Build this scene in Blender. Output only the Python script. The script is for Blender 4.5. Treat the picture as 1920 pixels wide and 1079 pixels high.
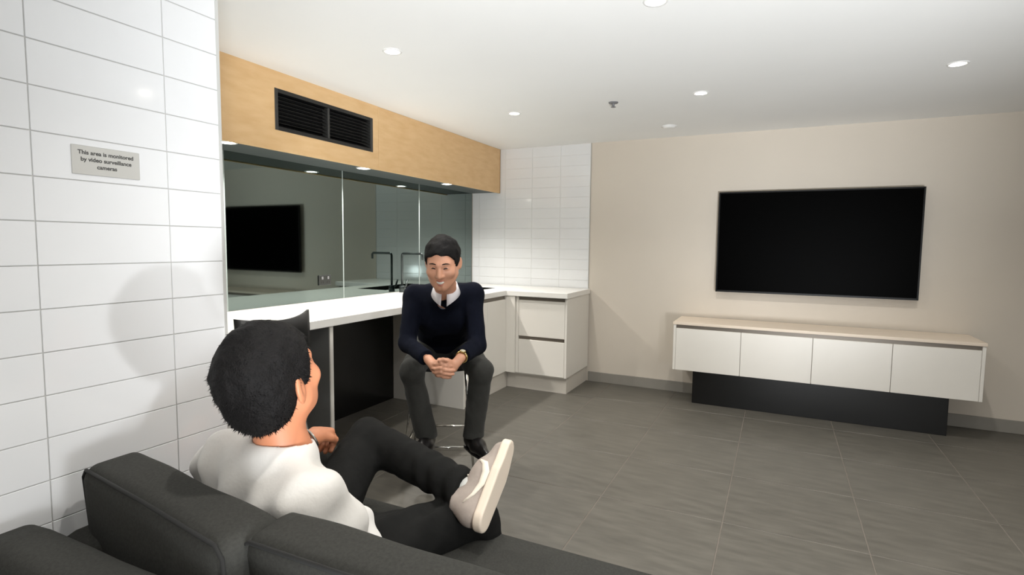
import bpy, bmesh, math, random
import numpy as np
from mathutils import Vector, Matrix

random.seed(7)
rng = np.random.default_rng(7)
scene = bpy.context.scene
col = scene.collection
for o in list(bpy.data.objects):
    bpy.data.objects.remove(o)

# ------------------------------------------------------------------ camera, world, lights, exposure
CAM_H = 1.32
YAW, PITCH, ROLL, FPX = math.radians(25.982), math.radians(4.535), math.radians(0.638), 1023.3
fwd = Vector((-math.sin(YAW) * math.cos(PITCH), math.cos(YAW) * math.cos(PITCH), -math.sin(PITCH)))
r0 = Vector((math.cos(YAW), math.sin(YAW), 0)); u0 = r0.cross(fwd)
rgt = math.cos(ROLL) * r0 + math.sin(ROLL) * u0
upv = -math.sin(ROLL) * r0 + math.cos(ROLL) * u0
cam_d = bpy.data.cameras.new('camera'); cam = bpy.data.objects.new('camera', cam_d); col.objects.link(cam)
cam_d.sensor_width = 36.0; cam_d.sensor_fit = 'HORIZONTAL'; cam_d.lens = FPX / 1920 * 36.0
cam_d.clip_start = 0.02
m3 = Matrix((rgt, upv, -fwd)).transposed()
cam.matrix_world = Matrix.Translation((0, 0, CAM_H)) @ m3.to_4x4()
scene.camera = cam

world = bpy.data.worlds.new('world'); scene.world = world; world.use_nodes = True
world.node_tree.nodes['Background'].inputs[0].default_value = (1, 0.97, 0.93, 1)
world.node_tree.nodes['Background'].inputs[1].default_value = 0.05

DOWNLIGHT_W, COUNTER_W, FLASH_W, UPLIGHT_W = 40.0, 46.0, 68.0, 760.0
FLASH_POS = (1.20, 0.36, 0.72)
fl = bpy.data.lights.new('photo_flash', 'POINT'); fl.energy = FLASH_W; fl.shadow_soft_size = 0.055; fl.color = (0.96, 0.98, 1.0)
flo = bpy.data.objects.new('photo_flash', fl); flo.location = FLASH_POS; col.objects.link(flo)

# added fill spot, no known source: low behind the viewer, brightens the ceiling
ul = bpy.data.lights.new('added_uplight', 'SPOT'); ul.energy = UPLIGHT_W; ul.shadow_soft_size = 0.25; ul.color = (0.95, 0.975, 1.0)
ul.spot_size = math.radians(71); ul.spot_blend = 0.85
ulo = bpy.data.objects.new('added_uplight', ul); ulo.location = (0.90, -0.60, 0.32); col.objects.link(ulo)
ulo.rotation_euler = (Vector((-0.95, 3.3, 2.28)) - Vector((0.90, -0.60, 0.32))).to_track_quat('-Z', 'Y').to_euler()

vs = scene.view_settings
vs.view_transform = 'Standard'; vs.look = 'None'; vs.gamma = 1.0; vs.exposure = 0.07; vs.use_curve_mapping = False

# ------------------------------------------------------------------ materials
def lin(c):
    return tuple(((v / 255) / 12.92 if v / 255 <= 0.04045 else ((v / 255 + 0.055) / 1.055) ** 2.4) for v in c)

def mat(name, rgb, rough=0.5, metal=0.0, var=0.0, vscale=8.0, stretch=(1, 1, 1), bump=0.0, bscale=60.0, ior=1.5, coat=0.0, emis=None, estr=0.0, sheen=0.0, rvar=0.0, rgb2=None, bdist=0.002):
    m = bpy.data.materials.new(name); m.use_nodes = True
    nt = m.node_tree; b = nt.nodes['Principled BSDF']
    c = lin(rgb)
    b.inputs['Base Color'].default_value = (*c, 1); b.inputs['Roughness'].default_value = rough
    b.inputs['Metallic'].default_value = metal; b.inputs['IOR'].default_value = ior
    b.inputs['Coat Weight'].default_value = coat; b.inputs['Coat Roughness'].default_value = 0.05
    if sheen: b.inputs['Sheen Weight'].default_value = sheen
    if emis:
        b.inputs['Emission Color'].default_value = (*lin(emis), 1); b.inputs['Emission Strength'].default_value = estr
    if var or bump or rvar or rgb2:
        tc = nt.nodes.new('ShaderNodeTexCoord'); mp = nt.nodes.new('ShaderNodeMapping')
        mp.inputs['Scale'].default_value = stretch
        nt.links.new(tc.outputs['Object'], mp.inputs['Vector'])
    if var or rgb2:
        n = nt.nodes.new('ShaderNodeTexNoise'); n.inputs['Scale'].default_value = vscale; n.inputs['Detail'].default_value = 6
        nt.links.new(mp.outputs[0], n.inputs['Vector'])
        r = nt.nodes.new('ShaderNodeValToRGB')
        r.color_ramp.elements[0].position = 0.3; r.color_ramp.elements[1].position = 0.7
        c2 = lin(rgb2) if rgb2 else tuple(min(1, v * (1 + var)) for v in c)
        c1 = c if rgb2 else tuple(v * (1 - var) for v in c)
        r.color_ramp.elements[0].color = (*c1, 1); r.color_ramp.elements[1].color = (*c2, 1)
        nt.links.new(n.outputs['Fac'], r.inputs[0]); nt.links.new(r.outputs[0], b.inputs['Base Color'])
        if rvar:
            mr = nt.nodes.new('ShaderNodeMapRange'); mr.inputs['To Min'].default_value = rough - rvar; mr.inputs['To Max'].default_value = rough + rvar
            nt.links.new(n.outputs['Fac'], mr.inputs['Value']); nt.links.new(mr.outputs[0], b.inputs['Roughness'])
    if bump:
        n2 = nt.nodes.new('ShaderNodeTexNoise'); n2.inputs['Scale'].default_value = bscale; n2.inputs['Detail'].default_value = 4
        nt.links.new(mp.outputs[0], n2.inputs['Vector'])
        bp = nt.nodes.new('ShaderNodeBump'); bp.inputs['Strength'].default_value = bump; bp.inputs['Distance'].default_value = bdist
        nt.links.new(n2.outputs['Fac'], bp.inputs['Height']); nt.links.new(bp.outputs[0], b.inputs['Normal'])
    return m

M = {}
M['ceiling'] = mat('ceiling_paint', (236, 236, 234), 0.9, var=0.01, vscale=2)
M['plaster'] = mat('wall_paint', (211, 202, 189), 0.75, var=0.012, vscale=3, bump=0.05, bscale=120)
M['tile'] = mat('white_glazed_tile', (230, 231, 232), 0.09, var=0.01, vscale=5, bump=0.035, bscale=14, bdist=0.004)
M['grout'] = mat('grey_grout', (206, 205, 202), 0.9)
M['grout_pale'] = mat('pale_grout', (238, 237, 234), 0.9)
M['floor_tile'] = mat('dark_floor_tile', (92, 89, 82), 0.42, var=0.2, vscale=5, stretch=(1, 5, 1), bump=0.04, bscale=30, rvar=0.06)
M['floor_grout'] = mat('floor_grout', (112, 105, 97), 0.9)
M['skirting'] = mat('grey_skirting', (142, 138, 130), 0.5, var=0.04)
M['tile_trim'] = mat('tile_trim', (188, 186, 180), 0.4)
M['trim'] = mat('corner_trim', (205, 205, 202), 0.4, 0.3)
M['ply'] = mat('birch_plywood', (216, 177, 126), 0.45, var=0.0, rgb2=(226, 190, 141), vscale=3.0, stretch=(1, 2.2, 9), bump=0.02, bscale=50)
M['ply_edge'] = mat('plywood_edge', (168, 126, 78), 0.6)
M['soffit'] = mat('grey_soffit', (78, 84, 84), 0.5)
M['black_metal'] = mat('black_powder_metal', (18, 18, 18), 0.45)
M['grille_frame'] = mat('grille_frame', (50, 50, 48), 0.5)
M['void'] = mat('duct_black', (6, 6, 6), 0.9)
M['glass'] = mat('grey_back_painted_glass', (124, 136, 133), 0.03, 1.0)
M['glass_edge'] = mat('glass_joint', (150, 160, 157), 0.5)
M['laminate'] = mat('white_laminate', (228, 224, 216), 0.35, var=0.008)
M['stone'] = mat('white_worktop', (240, 238, 233), 0.22, var=0.012, vscale=30)
M['grey_panel'] = mat('grey_panel', (118, 118, 116), 0.5)
M['channel'] = mat('handle_channel', (120, 112, 102), 0.4, 0.3)
M['knee_black'] = mat('black_gloss_panel', (7, 7, 7), 0.25)
M['kick'] = mat('kickboard', (205, 199, 189), 0.4)
M['tv_top'] = mat('pale_timber_top', (226, 211, 193), 0.45, var=0.03, vscale=4, stretch=(1, 8, 8))
M['plinth'] = mat('black_plinth', (6, 6, 6), 0.35)
M['screen'] = mat('black_screen', (1, 1, 1), 0.4, ior=1.08)
M['bezel'] = mat('black_bezel', (6, 6, 6), 0.4, ior=1.3)
M['steel'] = mat('dark_steel', (92, 94, 92), 0.3, 0.9)
M['sink'] = mat('dark_sink', (48, 48, 46), 0.35, 0.6)
M['chrome'] = mat('chrome', (205, 203, 198), 0.14, 1.0)
M['tap'] = mat('dark_tap', (66, 72, 72), 0.28, 0.8)
M['shell'] = mat('black_shell', (14, 14, 14), 0.5)
M['lens'] = mat('lamp_lens', (255, 255, 255), 0.4, emis=(255, 248, 236), estr=60)
M['white_plastic'] = mat('white_plastic', (232, 232, 230), 0.4)
M['grey_plastic'] = mat('grey_plastic', (120, 120, 122), 0.5)
M['socket'] = mat('dark_socket', (40, 42, 40), 0.4)
M['sign'] = mat('sign_plate', (204, 203, 198), 0.35, 0.2)
M['ink'] = mat('sign_ink', (70, 70, 68), 0.6)
M['sofa'] = mat('charcoal_upholstery', (56, 56, 53), 0.95, var=0.16, vscale=160, bump=0.5, bscale=420, ior=1.3, bdist=0.001)
M['piping'] = mat('dark_piping', (30, 30, 29), 0.9)
M['skin1'] = mat('skin_tone', (205, 150, 122), 0.5, var=0.05, vscale=20)
M['skin2'] = mat('skin_tone_sofa', (192, 126, 92), 0.5, var=0.05, vscale=20)
M['hair'] = mat('black_hair', (12, 10, 10), 0.7, var=0.45, vscale=120, ior=1.3, bump=0.7, bscale=240, bdist=0.004)
M['lip'] = mat('lip_tone', (184, 116, 100), 0.4)
M['teeth'] = mat('teeth', (228, 220, 210), 0.3)
M['eye'] = mat('eye_dark', (38, 24, 20), 0.3)
M['sweater'] = mat('navy_knit', (10, 14, 27), 0.95, var=0.15, vscale=70, bump=0.4, bscale=260, ior=1.25)
M['shirt1'] = mat('pale_shirt', (226, 222, 226), 0.8)
M['shirt1b'] = mat('blue_shirt_lining', (126, 142, 168), 0.8)
M['trouser1'] = mat('grey_wool_trousers', (46, 46, 43), 0.9, var=0.1, vscale=90, bump=0.2, bscale=150, sheen=0.04)
M['leather'] = mat('black_leather', (22, 20, 20), 0.28, bump=0.1, bscale=90)
M['gold'] = mat('gold_watch', (196, 172, 116), 0.25, 0.9)
M['dial'] = mat('watch_dial', (210, 205, 185), 0.3)
M['tee'] = mat('white_cotton', (214, 211, 206), 0.9, var=0.02, vscale=10, bump=0.35, bscale=16, bdist=0.012, sheen=0.1)
M['jeans'] = mat('black_denim', (24, 24, 23), 0.85, var=0.15, vscale=30, bump=0.35, bscale=22, bdist=0.008, ior=1.22)
M['suede'] = mat('taupe_suede', (164, 152, 143), 0.9, var=0.06, vscale=60, bump=0.15, bscale=200)
M['sole'] = mat('cream_sole', (226, 211, 193), 0.6)
M['swoosh'] = mat('cream_stripe', (232, 222, 206), 0.5)
M['bead'] = mat('bracelet_dark', (44, 40, 38), 0.4)
M['bead2'] = mat('bracelet_metal', (170, 165, 158), 0.25, 0.9)
M['sock'] = mat('pale_sock', (190, 190, 185), 0.9)

# ------------------------------------------------------------------ helpers
def setp(o, label=None, cat=None, group=None, kind=None):
    if label: o['label'] = label
    if cat: o['category'] = cat
    if group: o['group'] = group
    if kind: o['kind'] = kind
    return o

def thing(name, label, cat, loc=(0, 0, 0), group=None):
    o = bpy.data.objects.new(name, None); o.location = loc; o.empty_display_size = 0.1
    col.objects.link(o); return setp(o, label, cat, group)

def root_loc(p):
    v = Vector((0, 0, 0))
    while p is not None:
        v += Vector(p.location); p = p.parent
    return v

def link(name, me, m, parent=None, loc=None, smooth=False):
    """mesh given in world coordinates unless loc says otherwise"""
    if m is not None and not me.materials: me.materials.append(m)
    if smooth: me.polygons.foreach_set('use_smooth', [True] * len(me.polygons))
    o = bpy.data.objects.new(name, me); col.objects.link(o)
    if parent is not None:
        o.parent = parent
        o.location = (Vector(loc) if loc is not None else Vector((0, 0, 0))) - root_loc(parent)
    elif loc is not None: o.location = loc
    return o

def bm_mesh(name, bm):
    bm.normal_update(); me = bpy.data.meshes.new(name); bm.to_mesh(me); bm.free(); return me

def add_box(bm, x0, x1, y0, y1, z0, z1, bev=0.0, seg=2):
    r = bmesh.ops.create_cube(bm, size=1.0); vsx = r['verts']
    for v in vsx:
        v.co = Vector(((x0 + x1) / 2 + v.co.x * (x1 - x0), (y0 + y1) / 2 + v.co.y * (y1 - y0), (z0 + z1) / 2 + v.co.z * (z1 - z0)))
    if bev > 0:
        ed = list({e for v in vsx for e in v.link_edges})
        bmesh.ops.bevel(bm, geom=ed, offset=bev, segments=seg, affect='EDGES', profile=0.5)

def box(name, x0, x1, y0, y1, z0, z1, m, parent=None, bev=0.002, seg=1):
    bm = bmesh.new(); add_box(bm, min(x0, x1), max(x0, x1), min(y0, y1), max(y0, y1), min(z0, z1), max(z0, z1), bev, seg)
    c = ((x0 + x1) / 2, (y0 + y1) / 2, min(z0, z1))
    bmesh.ops.translate(bm, verts=bm.verts, vec=-Vector(c))
    return link(name, bm_mesh(name, bm), m, parent, loc=c)

def tube_into(bm, pts, r, n=10, closed=False, caps=True):
    pts = [Vector(p) for p in pts]; rings = []
    k = len(pts)
    rr = r if isinstance(r, (list, tuple)) else [r] * k
    up = None
    for i, p in enumerate(pts):
        a = pts[(i - 1) % k] if (closed or i > 0) else pts[i]
        b = pts[(i + 1) % k] if (closed or i < k - 1) else pts[i]
        t = (b - a).normalized()
        if up is None:
            up = Vector((0, 0, 1)) if abs(t.z) < 0.9 else Vector((1, 0, 0))
        s = t.cross(up).normalized(); up = s.cross(t).normalized()
        rings.append([bm.verts.new(p + rr[i] * (math.cos(2 * math.pi * j / n) * s + math.sin(2 * math.pi * j / n) * up)) for j in range(n)])
    for i in range(k if closed else k - 1):
        A, B = rings[i], rings[(i + 1) % k]
        for j in range(n):
            bm.faces.new((A[j], A[(j + 1) % n], B[(j + 1) % n], B[j]))
    if caps and not closed:
        bm.faces.new(list(reversed(rings[0]))); bm.faces.new(rings[-1])

def tube(name, pts, r, m, parent=None, n=10, closed=False):
    bm = bmesh.new(); tube_into(bm, pts, r, n, closed)
    bmesh.ops.recalc_face_normals(bm, faces=bm.faces)
    return link(name, bm_mesh(name, bm), m, parent, loc=(0, 0, 0), smooth=True)

def lathe(name, prof, c, m, parent=None, n=28, smooth=True):
    bm = bmesh.new(); rings = []
    for r, z in prof:
        if r < 1e-6: rings.append([bm.verts.new((0, 0, z))])
        else: rings.append([bm.verts.new((r * math.cos(2 * math.pi * j / n), r * math.sin(2 * math.pi * j / n), z)) for j in range(n)])
    for A, B in zip(rings, rings[1:]):
        for j in range(n):
            a0, a1 = A[j % len(A)], A[(j + 1) % len(A)]; b0, b1 = B[j % len(B)], B[(j + 1) % len(B)]
            f = [v for i, v in enumerate((a0, a1, b1, b0)) if v not in (a0, a1, b1, b0)[:i]]
            if len(f) >= 3: bm.faces.new(f)
    bmesh.ops.recalc_face_normals(bm, faces=bm.faces)
    return link(name, bm_mesh(name, bm), m, parent, loc=c, smooth=smooth)

def slab(name, xs, ys, occ, z0, z1, m, parent=None):
    """a slab out of rectangular cells; occ(i, j) says which cells are solid"""
    bm = bmesh.new(); V = {}
    def vert(i, j, z):
        k = (i, j, z)
        if k not in V: V[k] = bm.verts.new((xs[i], ys[j], z))
        return V[k]
    nx, ny = len(xs) - 1, len(ys) - 1
    ok = lambda i, j: 0 <= i < nx and 0 <= j < ny and occ(i, j)
    for i in range(nx):
        for j in range(ny):
            if not ok(i, j): continue
            bm.faces.new([vert(i, j, z1), vert(i + 1, j, z1), vert(i + 1, j + 1, z1), vert(i, j + 1, z1)])
            bm.faces.new([vert(i, j, z0), vert(i, j + 1, z0), vert(i + 1, j + 1, z0), vert(i + 1, j, z0)])
            for (di, dj, a, b) in ((-1, 0, (i, j + 1), (i, j)), (1, 0, (i + 1, j), (i + 1, j + 1)), (0, -1, (i, j), (i + 1, j)), (0, 1, (i + 1, j + 1), (i, j + 1))):
                if not ok(i + di, j + dj):
                    bm.faces.new([vert(*a, z0), vert(*b, z0), vert(*b, z1), vert(*a, z1)])
    bmesh.ops.recalc_face_normals(bm, faces=bm.faces)
    return link(name, bm_mesh(name, bm), m, parent, loc=(0, 0, 0))

def soft_box(name, hx, hy, hz, r, bulge, m, parent=None, n=14, noise=0.0, seed=0):
    """rounded, slightly puffed upholstery block centred on its origin"""
    bm = bmesh.new(); bmesh.ops.create_cube(bm, size=2.0)
    bmesh.ops.subdivide_edges(bm, edges=bm.edges, cuts=n, use_grid_fill=True)
    rs = random.Random(seed); ph = [rs.uniform(0, 6.3) for _ in range(6)]
    for v in bm.verts:
        # spread the grid towards the edges so that the rounding has enough rows
        s = Vector([math.copysign(abs(c) ** 0.75, c) for c in v.co])
        p = Vector((s.x * hx, s.y * hy, s.z * hz))
        q = Vector((max(-hx + r, min(hx - r, p.x)), max(-hy + r, min(hy - r, p.y)), max(-hz + r, min(hz - r, p.z))))
        d = p - q
        if d.length > 1e-9: p = q + d.normalized() * r
        x, y, z = p.x / hx, p.y / hy, p.z / hz
        fx, fy, fz = max(0, 1 - x * x), max(0, 1 - y * y), max(0, 1 - z * z)
        w = noise * (math.sin(9 * p.x + ph[0]) * math.sin(11 * p.z + ph[1]) + 0.6 * math.sin(21 * p.x + ph[2] + 8 * p.z) + 0.5 * math.sin(17 * p.y + ph[3]))
        p += Vector((math.copysign(1, x) * bulge * 0.5 * fy * fz * abs(x) ** 4, math.copysign(1, y) * (bulge * fx * fz) * abs(y) ** 4, math.copysign(1, z) * bulge * 0.7 * fx * fy * abs(z) ** 4))
        p += d.normalized() * w if d.length > 1e-9 else Vector((0, 0, 0))
        v.co = p
    return link(name, bm_mesh(name, bm), m, parent, smooth=True)

# ---- smooth bodies: signed distance shapes turned into one continuous mesh
def A3(p): return np.array(p, float)
def rc(P, a, b, r1, r2):
    a, b = A3(a), A3(b); ba = b - a
    t = np.clip((P - a) @ ba / max(ba @ ba, 1e-12), 0, 1)
    return np.linalg.norm(P - a - t[:, None] * ba, axis=1) - (r1 + (r2 - r1) * t)
def ell(P, c, r, R=None):
    q = P - A3(c)
    if R is not None: q = q @ np.array(R, float).T
    r = A3(r); k0 = np.linalg.norm(q / r, axis=1); k1 = np.linalg.norm(q / (r * r), axis=1)
    return k0 * (k0 - 1) / np.maximum(k1, 1e-9)
def rbox(P, c, h, r, R=None):
    q = P - A3(c)
    if R is not None: q = q @ np.array(R, float).T
    q = np.abs(q) - (A3(h) - r)
    return np.linalg.norm(np.maximum(q, 0), axis=1) + np.minimum(q.max(axis=1), 0) - r
def smin(a, b, k):
    h = np.maximum(k - np.abs(a - b), 0) / k
    return np.minimum(a, b) - h * h * k * 0.25
def smax(a, b, k): return -smin(-a, -b, k)
def uni(k, *ds):
    d = ds[0]
    for e in ds[1:]: d = smin(d, e, k)
    return d
def wob(P, s, amp, seed=0):
    r = np.random.default_rng(seed); out = np.zeros(len(P))
    for i in range(6):
        k = r.normal(size=3); k *= s * (0.6 + 0.3 * i) / np.linalg.norm(k)
        out += np.sin(P @ k + r.uniform(0, 6.3)) / (1 + 0.4 * i)
    return amp * out / 2.2

def sdf_mesh(name, f, lo, hi, h):
    lo = A3(lo); hi = A3(hi); S = 8 * h
    n = np.ceil((hi - lo) / S).astype(int)
    g = np.stack(np.meshgrid(*[np.arange(k) for k in n], indexing='ij'), -1).reshape(-1, 3)
    size = 8
    while True:
        c = lo + (g + 0.5) * size * h
        d = f(c); g = g[np.abs(d) < size * h * 1.25]
        if size == 1: break
        off = np.array([[i, j, k] for i in (0, 1) for j in (0, 1) for k in (0, 1)])
        g = (g[:, None, :] * 2 + off[None]).reshape(-1, 3); size //= 2
    N = 8192
    key = lambda q: (q[..., 0].astype(np.int64) * N + q[..., 1]) * N + q[..., 2]
    off = np.array([[i, j, k] for i in (0, 1) for j in (0, 1) for k in (0, 1)])
    ck = key(g[:, None, :] + off[None])
    uk, inv = np.unique(ck.ravel(), return_inverse=True); inv = inv.reshape(ck.shape)
    up = np.stack([uk // (N * N), (uk // N) % N, uk % N], -1).astype(float)
    dv = f(lo + up * h); dc = dv[inv]
    act = (dc.min(1) < 0) & (dc.max(1) >= 0)
    g = g[act]; inv = inv[act]; dc = dc[act]
    ed = [(0, 1), (2, 3), (4, 5), (6, 7), (0, 2), (1, 3), (4, 6), (5, 7), (0, 4), (1, 5), (2, 6), (3, 7)]
    acc = np.zeros((len(g), 3)); cnt = np.zeros(len(g))
    for a, b in ed:
        da, db = dc[:, a], dc[:, b]; x = (da < 0) != (db < 0)
        t = np.where(x, da / np.where(x, da - db, 1), 0)
        acc += np.where(x[:, None], off[a] + t[:, None] * (off[b] - off[a]), 0); cnt += x
    verts = lo + (g + acc / cnt[:, None]) * h
    gk = key(g); order = np.argsort(gk); gs = gk[order]
    quads = []
    for ax in range(3):
        u, v = [(1, 2), (2, 0), (0, 1)][ax]
        e = np.zeros(3, int); e[ax] = 1
        # every lattice edge shows up as corner 0 -> corner e of the cell at its origin
        ci = {0: 4, 1: 2, 2: 1}[ax]
        x = (dc[:, 0] < 0) != (dc[:, ci] < 0)
        base = g[x]; sgn = dc[x, 0] < 0
        du = np.zeros(3, int); du[u] = 1; dw = np.zeros(3, int); dw[v] = 1
        idx = []; ok = np.ones(len(base), bool)
        for q in (base, base - du, base - du - dw, base - dw):
            k = key(q); p = np.searchsorted(gs, k); p = np.minimum(p, len(gs) - 1)
            ok &= gs[p] == k; idx.append(order[p])
        Q = np.stack(idx, -1)
        Q = np.where(sgn[:, None], Q, Q[:, ::-1])
        quads.append(Q[ok])
    Q = np.concatenate(quads)
    me = bpy.data.meshes.new(name)
    me.vertices.add(len(verts)); me.vertices.foreach_set('co', verts.ravel())
    me.loops.add(Q.size); me.loops.foreach_set('vertex_index', Q.ravel().astype(np.int32))
    me.polygons.add(len(Q)); me.polygons.foreach_set('loop_start', np.arange(0, Q.size, 4, dtype=np.int32))
    me.polygons.foreach_set('loop_total', np.full(len(Q), 4, dtype=np.int32))
    me.update(calc_edges=True); me.validate()
    return me

def sdf(name, f, lo, hi, h, m, parent):
    return link(name, sdf_mesh(name, f, lo, hi, h), m, parent, loc=(0, 0, 0), smooth=True)

# ------------------------------------------------------------------ dimensions of the room (metres)
XL = -1.50        # tiled wall beside the sofa
YE = 1.095        # its free end, where the kitchen recess begins
XG = -2.93        # glass behind the counter
XR = 4.0          # far right wall
YB = 5.045        # wall with the television
YK = -2.6         # wall behind the viewer
ZC = 2.283        # ceiling
TILE_EDGE = -1.64 # where the tiles on the back wall stop

# ------------------------------------------------------------------ the setting
fl_root = box('floor', XG - 0.2, XR + 0.1, YK - 0.1, YB + 0.1, -0.1, -0.0012, M['floor_grout'], bev=0)
setp(fl_root, 'dark grey tiled floor of the room', None, None, 'structure')
def tile_mesh(w, d, t, bev):
    bm = bmesh.new(); add_box(bm, -w / 2, w / 2, -d / 2, d / 2, -t, 0, bev, 1); return bm_mesh('floor_tile', bm)
ft_cache = {}
gx0, gy0, P_ = -0.187, 3.315, 0.6
for i in range(-6, 8):
    for j in range(-11, 4):
        x0, x1 = max(gx0 + i * P_, XG), min(gx0 + (i + 1) * P_, XR)
        y0, y1 = max(gy0 + j * P_, YK), min(gy0 + (j + 1) * P_, YB)
        if x1 - x0 < 0.02 or y1 - y0 < 0.02: continue
        if y1 <= YE - 0.2 and x1 <= XL - 0.2: continue
        k = (round(x1 - x0, 3), round(y1 - y0, 3))
        if k not in ft_cache:
            me = tile_mesh(k[0] - 0.004, k[1] - 0.004, 0.02, 0.0015); me.materials.append(M['floor_tile']); ft_cache[k] = me
        link('tile', ft_cache[k], None, fl_root, loc=((x0 + x1) / 2, (y0 + y1) / 2, 0))

ceil_o = box('ceiling', XG - 0.2, XR + 0.1, YK - 0.1, YB + 0.1, ZC, ZC + 0.1, M['ceiling'], bev=0)
setp(ceil_o, 'white painted ceiling', None, None, 'structure')
wb = box('wall_back', XG - 0.2, XR + 0.1, YB, YB + 0.12, 0, ZC, M['plaster'], bev=0)
setp(wb, 'off-white painted wall behind the television', None, None, 'structure')
wk = box('wall_kitchen', XG - 0.14, XG - 0.0145, YE - 0.1, YB, 0, ZC, M['plaster'], bev=0)
setp(wk, 'wall behind the glass splashback', None, None, 'structure')
wr = box('wall_right', XR, XR + 0.12, YK, YB, 0, ZC, M['plaster'], bev=0); setp(wr, 'plain off-white right wall', None, None, 'structure')
wn = box('wall_rear', XL - 0.2, XR, YK - 0.12, YK, 0, ZC, M['plaster'], bev=0); setp(wn, 'plain off-white rear wall', None, None, 'structure')
wl = box('wall_left', XG - 0.14, XL - 0.003, YK, YE - 0.003, 0, ZC, M['grout'], bev=0)
setp(wl, 'wall of glossy white tiles beside the sofa', None, None, 'structure')

# glazed tiles, 300 x 100, stacked
def wall_tiles(parent, along, spans, z0, z1, zjoint, plane, face):
    """along: 'y' for the left wall, 'x' for the back wall; face: +1/-1 direction of the glazed side"""
    cache = {}
    k0 = math.floor((z0 - zjoint) / 0.1)
    z = zjoint + k0 * 0.1
    while z < z1 - 1e-6:
        a, b = max(z, z0), min(z + 0.1, z1)
        z += 0.1
        if b - a < 0.012: continue
        for s0, s1 in spans:
            g = 0.0022
            w, h = s1 - s0 - g, b - a - g
            key = (round(w, 4), round(h, 4))
            if key not in cache:
                bm = bmesh.new()
                if along == 'y': add_box(bm, 0, face * 0.003, -w / 2, w / 2, 0, h, 0.0008, 1) if face > 0 else None
                else: add_box(bm, -w / 2, w / 2, -0.003, 0, 0, h, 0.0008, 1)
                me = bm_mesh('tile', bm); me.materials.append(M['tile']); cache[key] = me
            loc = (plane, (s0 + s1) / 2, a + g / 2) if along == 'y' else ((s0 + s1) / 2, plane, a + g / 2)
            link('tile', cache[key], None, parent, loc=loc)
cols_l = [(0.938, YE)] + [(0.637 + 0.301 * k, 0.938 + 0.301 * k) for k in range(0, -7, -1)]
wall_tiles(wl, 'y', cols_l, 0.0, ZC, 0.06, XL - 0.003, 1)
bt = box('trim_1', XG, TILE_EDGE, YB - 0.004, YB, 0.86, ZC, M['grout_pale'], bev=0)
setp(bt, 'grout bed of the tiled splashback on the back wall', None, None, 'structure')
cols_b = [(-1.941, TILE_EDGE)] + [(-2.242 - 0.301 * k, -1.941 - 0.301 * k) for k in range(0, 3)] + [(XG, -2.844)]
wall_tiles(bt, 'x', cols_b, 0.90, ZC, 0.08, YB - 0.004, -1)
t2 = box('trim_2', XL - 0.012, XL + 0.001, YE - 0.004, YE + 0.008, 0, ZC, M['trim'], bev=0.0015)
setp(t2, 'thin metal edge strip on the end of the tiled wall', None, None, 'structure')
t3 = box('trim_3', TILE_EDGE, TILE_EDGE + 0.005, YB - 0.009, YB, 0.9, ZC, M['tile_trim'], bev=0.001)
setp(t3, 'narrow edge strip where the back wall tiles end', None, None, 'structure')
b1 = box('baseboard_back', -1.62, XR, YB - 0.012, YB, 0, 0.095, M['skirting'], bev=0.002); setp(b1, 'grey tile skirting under the television wall', None, None, 'structure')
b2 = box('baseboard_right', XR - 0.012, XR, YK, YB - 0.012, 0, 0.095, M['skirting'], bev=0.002); setp(b2, 'grey skirting along the right wall', None, None, 'structure')
b3 = box('baseboard_rear', XL, XR - 0.012, YK, YK + 0.012, 0, 0.095, M['skirting'], bev=0.002); setp(b3, 'grey skirting along the rear wall', None, None, 'structure')

# ------------------------------------------------------------------ downlights
def downlight(x, y, z, label, group, power, r=0.033, size=130, soft=0.03):
    t = thing('downlight', label, 'downlight', (x, y, z), group)
    lathe('trim_ring', [(r + 0.002, 0.002), (r + 0.002, -0.004), (r + 0.014, -0.004), (r + 0.016, -0.001), (r + 0.016, 0.002)], (x, y, z), M['white_plastic'], t)
    lathe('lens', [(0, -0.0025), (r * 0.7, -0.0028), (r + 0.002, -0.001), (r + 0.002, 0.002)], (x, y, z), M['lens'], t)
    ld = bpy.data.lights.new('downlight_lamp', 'SPOT'); ld.energy = power; ld.spot_size = math.radians(size); ld.spot_blend = 0.7
    ld.shadow_soft_size = soft; ld.color = (1.0, 0.965, 0.91)
    lo = bpy.data.objects.new('lamp', ld); col.objects.link(lo); lo.parent = t; lo.location = (0, 0, -0.012)
    return t
CL = 'recessed ceiling downlights'
downlight(-1.795, 2.277, ZC, 'lit round ceiling downlight nearest the timber bulkhead air grille', CL, DOWNLIGHT_W)
downlight(-1.800, 3.700, ZC, 'lit ceiling downlight closest to the tiled back corner', CL, DOWNLIGHT_W)
downlight(-0.487, 3.680, ZC, 'lit ceiling downlight beside the sprinkler, left of the television', CL, DOWNLIGHT_W)
downlight(0.793, 3.640, ZC, 'lit ceiling downlight above the right end of the television', CL, DOWNLIGHT_W)
downlight(-0.482, 2.252, ZC, 'lit ceiling downlight at the top edge of the picture', CL, DOWNLIGHT_W)
downlight(0.793, 2.240, ZC, 'ceiling downlight overhead in front of the television, out of view', CL, DOWNLIGHT_W)
downlight(-0.482, 0.830, ZC, 'ceiling downlight overhead above the sofa, out of view', CL, DOWNLIGHT_W)
downlight(0.793, 0.830, ZC, 'ceiling downlight overhead right of the sofa, out of view', CL, DOWNLIGHT_W)
downlight(-0.482, -0.600, ZC, 'ceiling downlight overhead behind the viewer, out of view', CL, DOWNLIGHT_W)
downlight(0.793, -0.600, ZC, 'ceiling downlight overhead right behind the viewer, out of view', CL, DOWNLIGHT_W)

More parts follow.
